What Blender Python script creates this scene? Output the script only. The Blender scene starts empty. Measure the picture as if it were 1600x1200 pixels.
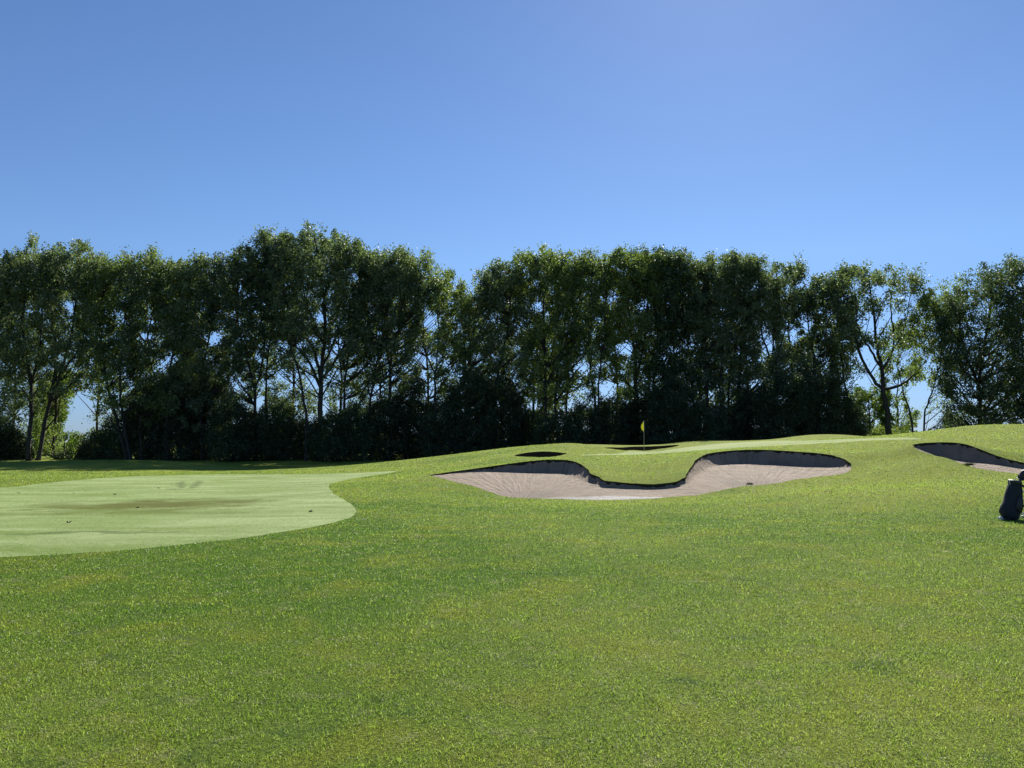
import bpy, math, random
import numpy as np
from mathutils import Vector
R = math.radians
rng = np.random.default_rng(7)
random.seed(7)
S = bpy.context.scene
COL = S.collection

# ------------------------------------------------------------------ camera, sky, sun, exposure
EYE, F, HOR = 1.6, 1256.0, 690.0
PITCH = math.atan((HOR - 600) / F)
cam_d = bpy.data.cameras.new('camera'); cam = bpy.data.objects.new('camera', cam_d); COL.objects.link(cam)
cam_d.sensor_width = 36; cam_d.lens = 36 * F / 1600; cam_d.clip_start = .1; cam_d.clip_end = 9000
cam.location = (0, 0, EYE); cam.rotation_euler = (R(90) + PITCH, 0, 0)
S.camera = cam
SUN_EL, SUN_AZ = R(35.0), R(15.5)          # azimuth measured from +Y towards +X
W = bpy.data.worlds.new('World'); S.world = W; W.use_nodes = True
wn = W.node_tree; wn.nodes.clear()
sky = wn.nodes.new('ShaderNodeTexSky'); sky.sky_type = 'NISHITA'; sky.sun_disc = False
sky.sun_elevation = SUN_EL; sky.sun_rotation = SUN_AZ
sky.air_density = 1.0; sky.dust_density = 0.09; sky.ozone_density = 5.0; sky.altitude = 200
bg = wn.nodes.new('ShaderNodeBackground'); bg.inputs['Strength'].default_value = .0635
wo = wn.nodes.new('ShaderNodeOutputWorld')
hs = wn.nodes.new('ShaderNodeHueSaturation'); hs.inputs['Saturation'].default_value = 1.04
wn.links.new(sky.outputs[0], hs.inputs['Color']); tint = wn.nodes.new('ShaderNodeMix'); tint.data_type = 'RGBA'; tint.blend_type = 'MULTIPLY'; tint.inputs[0].default_value = 1; tint.inputs[7].default_value = (.94, .96, 1.05, 1)
wn.links.new(hs.outputs[0], tint.inputs[6]); tcw = wn.nodes.new('ShaderNodeTexCoord'); spw = wn.nodes.new('ShaderNodeSeparateXYZ'); wn.links.new(tcw.outputs['Generated'], spw.inputs[0])
mrw = wn.nodes.new('ShaderNodeMapRange'); mrw.inputs[1].default_value = 0; mrw.inputs[2].default_value = .22; wn.links.new(spw.outputs[2], mrw.inputs[0])
hz_ = wn.nodes.new('ShaderNodeMix'); hz_.data_type = 'RGBA'; hz_.inputs[6].default_value = (.42, .56, .86, 1); hz_.inputs[7].default_value = (1, 1, 1, 1); wn.links.new(mrw.outputs[0], hz_.inputs[0])
low_ = wn.nodes.new('ShaderNodeMix'); low_.data_type = 'RGBA'; low_.blend_type = 'MULTIPLY'; low_.inputs[0].default_value = 1
wn.links.new(tint.outputs[2], low_.inputs[6]); wn.links.new(hz_.outputs[2], low_.inputs[7]); wn.links.new(low_.outputs[2], bg.inputs['Color'])
wn.links.new(bg.outputs[0], wo.inputs['Surface'])
sd = bpy.data.lights.new('sun', 'SUN'); sd.energy = 5.0; sd.angle = R(.53); sd.color = (1, .95, .86)
sun = bpy.data.objects.new('sun', sd); COL.objects.link(sun)
sv = Vector((math.sin(SUN_AZ) * math.cos(SUN_EL), math.cos(SUN_AZ) * math.cos(SUN_EL), math.sin(SUN_EL)))
sun.rotation_euler = sv.to_track_quat('Z', 'Y').to_euler(); sun.location = (20, 60, 60)
S.view_settings.view_transform = 'Standard'; S.view_settings.look = 'None'
S.view_settings.exposure = 0.75; S.view_settings.gamma = 1
S.render.engine = 'CYCLES'
S.cycles.max_bounces = 8; S.cycles.transparent_max_bounces = 8

# ------------------------------------------------------------------ helpers
def unproj(px, py, d):
    """point seen at pixel (px,py) of the 1600x1200 photo at forward distance d (metres along +Y)"""
    vx, vy = (px - 800) / F, (600 - py) / F
    c, s = math.cos(PITCH), math.sin(PITCH)
    dy = c - vy * s; dz = s + vy * c
    t = d / dy
    return np.array((vx * t, d, EYE + dz * t))

def tag(o, label=None, cat=None, group=None, kind=None):
    if label: o['label'] = label
    if cat: o['category'] = cat
    if group: o['group'] = group
    if kind: o['kind'] = kind
    return o

def empty(name, loc):
    o = bpy.data.objects.new(name, None); COL.objects.link(o); o.location = loc; o.empty_display_size = .2
    return o

def mesh_np(name, V, faces, mat, parent=None, smooth=False, attrs=None, loc=None):
    """faces: (n,k) int array or list of such arrays"""
    if not isinstance(faces, list): faces = [faces]
    V = np.asarray(V, dtype=np.float32)
    if loc is not None: V = V - np.asarray(loc, dtype=np.float32)
    me = bpy.data.meshes.new(name)
    me.vertices.add(len(V)); me.vertices.foreach_set('co', V.ravel())
    faces = [f for f in faces if len(f)]
    tot = np.concatenate([f.ravel() for f in faces]).astype(np.int32)
    cnt = np.concatenate([np.full(len(f), f.shape[1]) for f in faces]).astype(np.int32)
    st = np.concatenate([[0], np.cumsum(cnt)[:-1]]).astype(np.int32)
    me.loops.add(len(tot)); me.loops.foreach_set('vertex_index', tot)
    me.polygons.add(len(cnt)); me.polygons.foreach_set('loop_start', st); me.polygons.foreach_set('loop_total', cnt)
    me.update(calc_edges=True)
    me.polygons.foreach_set('use_smooth', np.full(len(cnt), smooth))
    for k, a in (attrs or {}).items():
        at = me.attributes.new(k, 'FLOAT', 'POINT'); at.data.foreach_set('value', np.asarray(a, dtype=np.float32))
    me.materials.append(mat)
    o = bpy.data.objects.new(name, me); COL.objects.link(o)
    if parent is not None: o.parent = parent
    if loc is not None and parent is None: o.location = loc
    return o

class Tubes:
    def __init__(self): self.V = []; self.F = []; self.n = 0
    def add(self, pts, rad, sides=6, cap=True):
        pts = [np.asarray(p, float) for p in pts]
        m = len(pts)
        ref = None; rings = []
        for i in range(m):
            t = pts[min(i + 1, m - 1)] - pts[max(i - 1, 0)]
            t /= (np.linalg.norm(t) + 1e-9)
            if ref is None:
                ref = np.cross(t, (0, 1, 0.13)); 
                if np.linalg.norm(ref) < .1: ref = np.cross(t, (1, 0, 0))
            ref = ref - t * np.dot(ref, t); ref /= (np.linalg.norm(ref) + 1e-9)
            b = np.cross(t, ref)
            a = np.arange(sides) * 2 * math.pi / sides
            rings.append(pts[i] + rad[i] * (np.cos(a)[:, None] * ref + np.sin(a)[:, None] * b))
        self.V += rings
        f = []
        for i in range(m - 1):
            for k in range(sides):
                a0 = self.n + i * sides + k; a1 = self.n + i * sides + (k + 1) % sides
                f.append((a0, a1, a1 + sides, a0 + sides))
        if cap:
            self.V += [pts[0][None], pts[-1][None]]
            c0 = self.n + m * sides; c1 = c0 + 1
            for k in range(sides):
                k2 = (k + 1) % sides
                f.append((c0, self.n + k2, self.n + k, c0)); f.append((c1, self.n + (m - 1) * sides + k, self.n + (m - 1) * sides + k2, c1))
        self.F += f
        self.n += m * sides + (2 if cap else 0)
    def build(self, name, mat, parent=None, smooth=True, loc=None):
        F_ = np.array(self.F, dtype=np.int32)
        quads = F_[F_[:, 0] != F_[:, 3]]; tris = F_[F_[:, 0] == F_[:, 3]][:, :3]
        return mesh_np(name, np.concatenate(self.V), [quads, tris], mat, parent, smooth, loc=loc)

def catmull(P, per=8, closed=True):
    P = np.asarray(P, float); n = len(P); out = []
    for i in range(n if closed else n - 1):
        g = (lambda k: P[k % n]) if closed else (lambda k: P[min(max(k, 0), n - 1)])
        p0, p1, p2, p3 = g(i - 1), g(i), g(i + 1), g(i + 2)
        for j in range(per):
            t = j / per
            out.append(.5 * ((2 * p1) + (-p0 + p2) * t + (2 * p0 - 5 * p1 + 4 * p2 - p3) * t * t + (-p0 + 3 * p1 - 3 * p2 + p3) * t ** 3))
    if not closed: out.append(P[-1])
    return np.array(out)

# ------------------------------------------------------------------ materials
def newmat(name):
    m = bpy.data.materials.new(name); m.use_nodes = True; m.node_tree.nodes.clear()
    return m, m.node_tree
def N(nt, t, **kw):
    n = nt.nodes.new(t)
    for k, v in kw.items(): setattr(n, k, v)
    return n
def noise(nt, vec, scale, detail=4, rough=.55, dist=0):
    n = N(nt, 'ShaderNodeTexNoise'); n.inputs['Scale'].default_value = scale; n.inputs['Detail'].default_value = detail
    n.inputs['Roughness'].default_value = rough; n.inputs['Distortion'].default_value = dist
    if vec is not None: nt.links.new(vec, n.inputs['Vector'])
    return n.outputs['Fac']
def ramp(nt, fac, stops):
    r = N(nt, 'ShaderNodeValToRGB'); e = r.color_ramp.elements
    while len(e) < len(stops): e.new(.5)
    for k, (p, c) in enumerate(stops):
        e[k].position = p; e[k].color = (*c, 1) if len(c) == 3 else c
    nt.links.new(fac, r.inputs[0]); return r.outputs[0]
def mix(nt, fac, a, b, bt='MIX'):
    m = N(nt, 'ShaderNodeMix', data_type='RGBA', blend_type=bt)
    if isinstance(fac, float): m.inputs[0].default_value = fac
    else: nt.links.new(fac, m.inputs[0])
    for i, v in ((6, a), (7, b)):
        if isinstance(v, tuple): m.inputs[i].default_value = (*v, 1)
        else: nt.links.new(v, m.inputs[i])
    return m.outputs[2]
def mathn(nt, op, a, b=0.0, clamp=False):
    m = N(nt, 'ShaderNodeMath', operation=op, use_clamp=clamp)
    for i, v in ((0, a), (1, b)):
        if isinstance(v, (int, float)): m.inputs[i].default_value = v
        else: nt.links.new(v, m.inputs[i])
    return m.outputs[0]
def mapr(nt, v, a, b, c=0.0, d=1.0):
    m = N(nt, 'ShaderNodeMapRange'); m.inputs[1].default_value = a; m.inputs[2].default_value = b
    m.inputs[3].default_value = c; m.inputs[4].default_value = d; nt.links.new(v, m.inputs[0]); return m.outputs[0]

def turf_colour(nt, pos):
    """the lawn's own mottling: darker lush grass, yellow-green, dry straw patches"""
    big = noise(nt, pos, .11, 3, .5)
    mid = noise(nt, pos, .9, 4, .6, .4)
    sm = noise(nt, pos, 3.4, 5, .65, .3)
    xyz = N(nt, 'ShaderNodeSeparateXYZ'); nt.links.new(pos, xyz.inputs[0])
    # the lawn is lusher in a belt left of and before the sand, drier near the tee side and on the rise
    far_ = mapr(nt, xyz.outputs[1], 15., 27., 0, .22); near_ = mapr(nt, xyz.outputs[1], 9.5, 4., 0, .26); right_ = mapr(nt, xyz.outputs[0], -1., 9., 0, .16)
    big = mathn(nt, 'ADD', mathn(nt, 'ADD', mathn(nt, 'ADD', big, far_), near_), mathn(nt, 'SUBTRACT', right_, .13))
    c = mix(nt, mapr(nt, big, .36, .68), TURF['lush'], TURF['mid'])
    c = mix(nt, mapr(nt, mid, .48, .72, 0, .6), c, TURF['yellow'])
    c = mix(nt, mapr(nt, sm, .56, .72, 0, .55), c, TURF['straw'])
    sm2 = noise(nt, mathvec(nt, pos, (31, 17, 3)), 2.1, 4, .65, .5)
    c = mix(nt, mapr(nt, sm2, .58, .72, 0, .75), c, TURF['deep'])
    return c
def mathvec(nt, pos, off):
    v = N(nt, 'ShaderNodeVectorMath', operation='ADD'); nt.links.new(pos, v.inputs[0]); v.inputs[1].default_value = off
    return v.outputs[0]
TURF = dict(lush=(.125, .235, .024), mid=(.335, .405, .074), yellow=(.39, .39, .045), straw=(.48, .45, .26), deep=(.10, .18, .050))

def leafy(name, col_sock_fn, trans=.45, rough=.5, spec=.3, tcol=(1.05, 1.25, .55)):
    m, nt = newmat(name)
    c = col_sock_fn(nt)
    b = N(nt, 'ShaderNodeBsdfPrincipled'); b.inputs['Roughness'].default_value = rough
    b.inputs['Specular IOR Level'].default_value = spec
    nt.links.new(c, b.inputs['Base Color'])
    t = N(nt, 'ShaderNodeBsdfTranslucent')
    tc = mix(nt, 1.0, c, tcol, 'MULTIPLY'); nt.links.new(tc, t.inputs['Color'])
    ms = N(nt, 'ShaderNodeMixShader'); ms.inputs[0].default_value = trans
    nt.links.new(b.outputs[0], ms.inputs[1]); nt.links.new(t.outputs[0], ms.inputs[2])
    o = N(nt, 'ShaderNodeOutputMaterial'); nt.links.new(ms.outputs[0], o.inputs['Surface'])
    return m

def blade_col(nt):
    g = N(nt, 'ShaderNodeNewGeometry'); a = N(nt, 'ShaderNodeAttribute', attribute_name='rnd')
    kind = N(nt, 'ShaderNodeAttribute', attribute_name='zone')
    c = turf_colour(nt, g.outputs['Position'])
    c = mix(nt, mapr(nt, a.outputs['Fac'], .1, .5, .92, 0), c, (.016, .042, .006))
    c = mix(nt, mapr(nt, a.outputs['Fac'], .6, 1, 0, .85), c, (.53, .58, .23))
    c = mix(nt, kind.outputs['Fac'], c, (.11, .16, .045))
    return c
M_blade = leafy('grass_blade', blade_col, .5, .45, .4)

def ground_mat(name, colfn, bump_scale=60, bump=.6, rough=.9, bdist=.02, spec=.15):
    m, nt = newmat(name)
    g = N(nt, 'ShaderNodeNewGeometry'); pos = g.outputs['Position']
    c = colfn(nt, pos)
    b = N(nt, 'ShaderNodeBsdfPrincipled'); b.inputs['Roughness'].default_value = rough
    b.inputs['Specular IOR Level'].default_value = spec
    nt.links.new(c, b.inputs['Base Color'])
    h = noise(nt, pos, bump_scale, 5, .7)
    bp = N(nt, 'ShaderNodeBump'); bp.inputs['Strength'].default_value = bump; bp.inputs['Distance'].default_value = bdist
    nt.links.new(h, bp.inputs['Height']); nt.links.new(bp.outputs[0], b.inputs['Normal'])
    o = N(nt, 'ShaderNodeOutputMaterial'); nt.links.new(b.outputs[0], o.inputs['Surface'])
    return m
def rough_col(nt, pos):
    c = turf_colour(nt, pos)
    f = noise(nt, pos, 60, 5, .8)
    c = mix(nt, mapr(nt, f, .55, .38, 0, .9), c, (.018, .036, .008))  # dark flecks put the shadow pits between blades into the colour
    c = mix(nt, mapr(nt, f, .56, .72, 0, .6), c, (.19, .23, .06))
    return c
M_turf = ground_mat('rough_turf', rough_col, 70, 1., .95, .05, .04)
def green_col(nt, pos):
    s = N(nt, 'ShaderNodeMapping'); s.inputs['Scale'].default_value = (.25, .6, 1); nt.links.new(pos, s.inputs['Vector'])
    a = noise(nt, s.outputs[0], 1.0, 5, .6, .6)
    c = mix(nt, mapr(nt, a, .38, .66), (.17, .25, .048), (.32, .40, .155))
    f = noise(nt, pos, 14, 5, .75)
    c = mix(nt, mapr(nt, f, .52, .68, 0, .6), c, (.36, .39, .24))
    c = mix(nt, mapr(nt, f, .5, .3, 0, .4), c, (.04, .075, .016))
    # two short wheel tracks pressed into the grass
    for (p0, p1) in (((287, 752), (277, 766)), ((311, 751), (301, 764)), ((0, 834), (300, 831)), ((60, 768), (250, 762))):
        a0, a1 = ray_ground(*p0), ray_ground(*p1); dx_, dy_ = a1[0] - a0[0], a1[1] - a0[1]; L_ = math.hypot(dx_, dy_)
        v = N(nt, 'ShaderNodeVectorMath', operation='SUBTRACT'); nt.links.new(pos, v.inputs[0]); v.inputs[1].default_value = (a0[0], a0[1], 0)
        d1 = N(nt, 'ShaderNodeVectorMath', operation='DOT_PRODUCT'); nt.links.new(v.outputs[0], d1.inputs[0]); d1.inputs[1].default_value = (dx_ / L_, dy_ / L_, 0)
        d2 = N(nt, 'ShaderNodeVectorMath', operation='DOT_PRODUCT'); nt.links.new(v.outputs[0], d2.inputs[0]); d2.inputs[1].default_value = (-dy_ / L_, dx_ / L_, 0)
        across = mathn(nt, 'ABSOLUTE', mathn(nt, 'ADD', d2.outputs['Value'], mapr(nt, noise(nt, pos, .8, 3), .3, .7, -.3, .3)))
        along = mathn(nt, 'ABSOLUTE', mathn(nt, 'SUBTRACT', d1.outputs['Value'], L_ / 2))
        m_ = mathn(nt, 'MULTIPLY', mapr(nt, across, .08, .2, 1, 0), mapr(nt, along, L_ * .4, L_ * .52, 1, 0))
        c = mix(nt, mathn(nt, 'MULTIPLY', m_, mapr(nt, f, .3, .6, .3, .8)), c, (.075, .12, .03))
    # brown worn patch of its own
    for (px, py, sx, sy, col, k) in GREEN_PATCH:
        w = ray_ground(px, py)
        v = N(nt, 'ShaderNodeVectorMath', operation='SUBTRACT'); nt.links.new(pos, v.inputs[0]); v.inputs[1].default_value = tuple(w)
        v2 = N(nt, 'ShaderNodeVectorMath', operation='MULTIPLY'); nt.links.new(v.outputs[0], v2.inputs[0]); v2.inputs[1].default_value = (1 / sx, 1 / sy, 0)
        l = N(nt, 'ShaderNodeVectorMath', operation='LENGTH'); nt.links.new(v2.outputs[0], l.inputs[0])
        wob = mathn(nt, 'ADD', l.outputs['Value'], mapr(nt, noise(nt, pos, .9, 4, .6), .3, .7, -.45, .45))
        c = mix(nt, mapr(nt, wob, .3, 1.1, k, 0), c, col)
    return c
GREEN_PATCH = [(245, 789, 3.4, 2.6, (.10, .115, .012), 1.), (205, 800, 3.4, 1.3, (.12, .165, .022), .9)]
def green2_col(nt, pos):
    s = N(nt, 'ShaderNodeMapping'); s.inputs['Scale'].default_value = (.2, .5, 1); nt.links.new(pos, s.inputs['Vector'])
    a = noise(nt, s.outputs[0], .8, 4, .6, .5)
    c = mix(nt, mapr(nt, a, .4, .62), (.15, .215, .030), (.19, .25, .05))
    return mix(nt, mapr(nt, noise(nt, pos, 10, 4, .7), .5, .7, 0, .3), c, (.26, .31, .10))

# ------------------------------------------------------------------ terrain (thin-plate surface through surveyed points)
MAIN = [(672,743,33),(700,738,33.6),(740,732.5,34),(800,724,34),(850,718.5,33.8),(888,719,33.2),(912,728,31.5),(928,742,29.5),(948,751,28.2),(985,755,27.6),(1030,755.5,27.5),(1066,749,28),(1075,738,29.3),(1085,722,32),(1106,709,35),(1150,703.5,36.5),(1200,703,36.5),(1250,706,36),(1295,710,35.3),(1320,718,34.3),(1331,730,33.2),(1316,740,32),(1270,746,31),(1200,757,28.8),(1120,768,26.9),(1075,775,25.8),(1000,780,25.1),(920,781,25),(850,779,25.2),(795,776.5,25.8),(757,765,27.5),(715,754,30)]
MAIN_FLOOR = [(740,741,33),(800,743,32.6),(860,743,32.3),(905,749,30.6),(950,766,27.3),(990,768,26.8),(1030,767,27),(1072,757,28.0),(1098,735,33),(1150,727,35.3),(1200,728,35.4),(1270,730,35),(1312,735,33.5),(850,762,28.5),(950,773,26),(1150,745,31)]
SMALL = [(804,711.5,43.8),(822,707.5,44.8),(850,705.3,45.5),(870,706.5,45.3),(886,709,44.6),(864,713.5,43),(838,714.8,42.7),(815,714,43)]
BACK = [(934,704,54),(943,699.6,56.5),(985,698.0,60.5),(1020,697.2,63),(1048,695.6,64.5),(1062,695.4,64.2),(1045,699.6,61.5),(1005,704.2,58.5),(965,706.4,55.5)]
RIGHT = [(1425,697,34.3),(1440,692.5,34.9),(1475,691,34.6),(1508,694,33.8),(1535,703,33.2),(1560,713,32.6),(1600,723,32),(1640,729,31.4),(1700,736,30.8),(1755,742,30),(1740,749,28.4),(1660,745,28.2),(1600,741,28.5),(1555,736,29),(1515,728,30),(1480,716,31.5),(1445,708,33)]
CP = [unproj(*p) for p in MAIN + SMALL + BACK + RIGHT]
C_ = [(0,872,11),(250,858,11.9),(550,800,18.3),(0,800,19),(0,762,33),(145,748,41),(300,745,43),(450,740,46),(560,737,47),(640,731,48),(300,790,21.5),(-300,770,30),(-300,740,50),(-300,724,75),
 (0,738,55),(150,738,55),(300,738.5,56),(0,723,75),(100,722,75),(200,719,75),(260,720,75),(330,726,73),(390,733.5,66),(450,734.5,56),(520,734,52),(600,732,50),
 (640,729.5,50),(700,722.5,50),(730,719,50),(775,710,50),(820,701,51),(865,694.5,52),(910,694,53),(955,695.8,60.5),(1000,695.6,66),(1040,693.5,68.5),(1075,690,69),(1110,689,69),(1170,689,69),(1217,685,69),(1265,679.5,69),(1312,679,69),(1360,682.5,67),(1400,683,64),(1440,679,60),(1480,670,58),(1520,665,57),(1560,664,57),(1600,665,57),(1700,668,57),
 (1000,711,46),(1006,704.6,56.5),(1060,706.5,46),(1150,699.5,46),(1250,694,46),(1350,688.5,47),(1400,687.5,46),(1200,692.5,58),(1300,685.5,60),(1500,683,46),(1600,684,44),(1540,676,50),(905,707.5,46),
 (1000,725,36),(1000,740,31),(950,727,35),(1580,812,15),(1400,760,24),(1400,730,31),(1400,706,38),(1355,720,34.5),(1280,765,24.8),(1100,790,21),(1200,800,19),(1000,800,19),(800,800,18.5),(1500,770,20),(1600,780,18.5),(1000,900,9.6),(1600,900,9.3),(1900,760,20),(1950,725,35),
 (640,760,28),(600,750,34),(620,740,41),(650,780,22.5),(670,736,40),(730,725,42),(800,713,42)]
CP += [unproj(*p) for p in C_]
W_ = [(x, y, 0) for x in (-14, -5, 5, 14) for y in (-12, 0, 6)] + [(-45, 20, -.1), (45, 10, .3), (60, 40, 2), (-60, 60, -.4), (-45, 90, -.8), (70, 75, .8)]
for px in range(-100, 1800, 100):
    W_.append(((px - 800) / F * 82, 82, -.85 if px < 700 else (-.1 if px < 1200 else .5)))
    W_.append(((px - 800) / F * 100, 100, -.9 if px < 700 else -.4))
CP = np.array(CP + [np.array(w, float) for w in W_])

def tps_fit(P, lam=.004):
    n = len(P); X = P[:, :2]
    d2 = ((X[:, None] - X[None]) ** 2).sum(-1)
    K = .5 * d2 * np.log(d2 + 1e-9) + lam * np.eye(n)
    A = np.zeros((n + 3, n + 3)); A[:n, :n] = K; A[:n, n] = 1; A[:n, n + 1:] = X; A[n, :n] = 1; A[n + 1:, :n] = X.T
    return X, np.linalg.solve(A, np.concatenate([P[:, 2], np.zeros(3)]))
def tps_eval(fit, Q):
    X, w = fit; out = np.empty(len(Q))
    for s in range(0, len(Q), 40000):
        q = Q[s:s + 40000]; d2 = ((q[:, None] - X[None]) ** 2).sum(-1)
        out[s:s + 40000] = (.5 * d2 * np.log(d2 + 1e-9)) @ w[:-3] + w[-3] + q @ w[-2:]
    return out
FIT = tps_fit(CP)
def smooth(a, b, x):
    t = np.clip((x - a) / (b - a), 0, 1); return t * t * (3 - 2 * t)
def ground(x, y):
    x = np.atleast_1d(np.asarray(x, float)); y = np.atleast_1d(np.asarray(y, float))
    z = np.full(x.shape, -.6)
    far = np.maximum(smooth(84, 104, y), np.maximum(smooth(48, 75, np.abs(x)), smooth(-8, -25, y) * 0 + smooth(10, 30, -y)))
    m = far < 1
    if m.any():
        zz = tps_eval(FIT, np.stack([x[m], y[m]], 1)); z[m] = zz * (1 - far[m]) + z[m] * far[m]
    return z
# cache for quick look-ups
GX = np.arange(-110, 110.1, .5); GY = np.arange(-12, 115.1, .5)
gxx, gyy = np.meshgrid(GX, GY); GZ = ground(gxx.ravel(), gyy.ravel()).reshape(gxx.shape)
def ground_q(x, y):
    x = np.clip(np.asarray(x, float), GX[0], GX[-1] - .51); y = np.clip(np.asarray(y, float), GY[0], GY[-1] - .51)
    i = ((x - GX[0]) / .5); j = ((y - GY[0]) / .5); i0 = i.astype(int); j0 = j.astype(int); a = i - i0; b = j - j0
    return GZ[j0, i0] * (1 - a) * (1 - b) + GZ[j0, i0 + 1] * a * (1 - b) + GZ[j0 + 1, i0] * (1 - a) * b + GZ[j0 + 1, i0 + 1] * a * b
def ray_ground(px, py, dmax=95, dmin=3):
    d = np.linspace(dmin, dmax, 1800); P = np.array([unproj(px, py, k) for k in (1.,)])[0]
    dirx, dirz = P[0], P[2] - EYE
    below = (EYE + dirz * d) < ground_q(dirx * d, d)
    k = np.argmax(below) if below.any() else len(d) - 1
    return np.array((dirx * d[k], d[k], float(ground_q(dirx * d[k], d[k]))))

# outlines (world plan)
def sdf_poly(x, y, P):
    """signed distance (negative inside) and index of the nearest outline point"""
    A = P[:, :2]; B = np.roll(A, -1, 0); n = len(A)
    best = np.full(len(x), 1e9); idx = np.zeros(len(x), int); ins = np.zeros(len(x), bool)
    for k in range(n):
        ax, ay = A[k]; bx, by = B[k]; ex, ey = bx - ax, by - ay
        t = np.clip(((x - ax) * ex + (y - ay) * ey) / (ex * ex + ey * ey + 1e-12), 0, 1)
        d = np.hypot(x - ax - t * ex, y - ay - t * ey)
        m = d < best; best[m] = d[m]; idx[m] = k
        c = ((ay > y) != (by > y))
        with np.errstate(divide='ignore', invalid='ignore'):
            ins ^= c & (x < ex * (y - ay) / (ey if ey else 1e-12) + ax)
    return np.where(ins, -best, best), idx
def wob(P, amp, seed):
    r = np.random.default_rng(seed); n = len(P); Q = P.copy()
    w = r.normal(0, 1, (n, 2)); w = (w + np.roll(w, 1, 0) + np.roll(w, -1, 0)) / 3
    Q[:, :2] += w * amp; return Q
BUNK = []
for k, (pts, per, amp) in enumerate(((MAIN, 8, .05), (SMALL, 8, .04), (BACK, 8, .04), (RIGHT, 8, .05))):
    BUNK.append(wob(catmull([unproj(*p) for p in pts], per), amp, k))
FAIR_PX = [(-420,882),(-200,878),(0,871),(155,863),(271,853),(387,839.5),(504,821),(542,810),(556,801),(550,789),(531,777.5),(517,766),(517,756),(542,750),(573,744.5),(620,736.5),(560,738.5),(450,741),(330,741.5),(220,744),(147,748),(70,755),(0,762),(-200,768),(-450,772)]
FAIR = wob(catmull([ray_ground(*p) for p in FAIR_PX], 8), .03, 9)
GREEN_PX = [(905,711.5),(960,711),(1010,709.5),(1060,706.5),(1150,700),(1250,694.5),(1350,688.8),(1400,687.2),(1430,686.6),(1440,685.6),(1430,684.4),(1420,683.8),(1405,683.8),(1380,684.2),(1300,687),(1230,688.5),(1180,690),(1120,693.5),(1064,700),(1020,705),(970,708),(940,709)]
GREEN = catmull([ray_ground(*p) for p in GREEN_PX], 6)

# ground grid
ys = [-25., -15., -8., -3.]
y = 0.
while y < 20: ys.append(y); y += .25
while y < 40: ys.append(y); y += .12
while y < 72: ys.append(y); y += .22
while y < 110: ys.append(y); y += 1.
while y < 6000: ys.append(y); y *= 1.25
ys = np.array(ys)
us = np.concatenate([-np.geomspace(8, .86, 16), np.arange(-.85, .85, .0036), np.geomspace(.86, 8, 16)])
UU, YY = np.meshgrid(us, ys)
XX = UU * (np.maximum(YY, 0) + 6)
vx, vy = XX.ravel(), YY.ravel()
T = ground(vx, vy)
nc = len(us); nr = len(ys)
ii, jj = np.meshgrid(np.arange(nc - 1), np.arange(nr - 1)); q = (jj * nc + ii).ravel()
tris = np.concatenate([np.stack([q, q + 1, q + nc + 1], 1), np.stack([q, q + nc + 1, q + nc], 1)])

def clip(V, T3, s):
    """split triangles by sign of s (per vertex). returns V, s, inside tris, outside tris, contour edges"""
    sg = s < 0; k = sg[T3].sum(1)
    inside = [T3[k == 3]]; outside = [T3[k == 0]]
    cache = {}; newV = []; base = len(V); edges = []
    def cut(a, b):
        key = (a, b) if a < b else (b, a)
        if key not in cache:
            t = s[a] / (s[a] - s[b]); newV.append(V[a] + (V[b] - V[a]) * t); cache[key] = base + len(newV) - 1
        return cache[key]
    ins, outs = [], []
    for tri in T3[(k == 1) | (k == 2)]:
        f = [sg[v] for v in tri]; one = (sum(f) == 1)
        r = f.index(True) if one else f.index(False)
        a, b, c = int(tri[r]), int(tri[(r + 1) % 3]), int(tri[(r + 2) % 3])
        p, q_ = cut(a, b), cut(a, c)
        t1 = [(a, p, q_)]; t2 = [(p, b, c), (p, c, q_)]
        if one: ins += t1; outs += t2; edges.append((p, q_))
        else: ins += t2; outs += t1; edges.append((q_, p))
    if ins: inside.append(np.array(ins)); outside.append(np.array(outs))
    V = np.concatenate([V, np.array(newV)]) if newV else V
    return V, np.concatenate(inside), np.concatenate(outside), edges

def compact(V, T3):
    u, inv = np.unique(T3, return_inverse=True); return V[u], inv.reshape(T3.shape), u

V = np.stack([vx, vy, T], 1); rest = tris
def near(P, V, pad=1.0):
    return (V[:, 0] > P[:, 0].min() - pad) & (V[:, 0] < P[:, 0].max() + pad) & (V[:, 1] > P[:, 1].min() - pad) & (V[:, 1] < P[:, 1].max() + pad)
def full_sdf(V, P):
    s = np.full(len(V), 9.); m = near(P, V); s[m] = sdf_poly(V[m, 0], V[m, 1], P)[0]; s[np.abs(s) < 1e-5] = 1e-5
    return s
LIP = []; BUNK_DROP = []
walls_V = []; walls_F = []; wn_ = 0
bunker_geo = []
for P in BUNK:
    V, ins, rest, edges = clip(V, rest, full_sdf(V, P)); bunker_geo.append((ins, edges))
V, fair_t, rest, _ = clip(V, rest, full_sdf(V, FAIR))
V, green_t, rest, _ = clip(V, rest, full_sdf(V, GREEN))

M_fair = ground_mat('mown_fairway', green_col, 50, .8, .85, .03, .12)
M_green = ground_mat('putting_surface', green2_col, 30, .5, .85, .02, .1)

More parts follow.
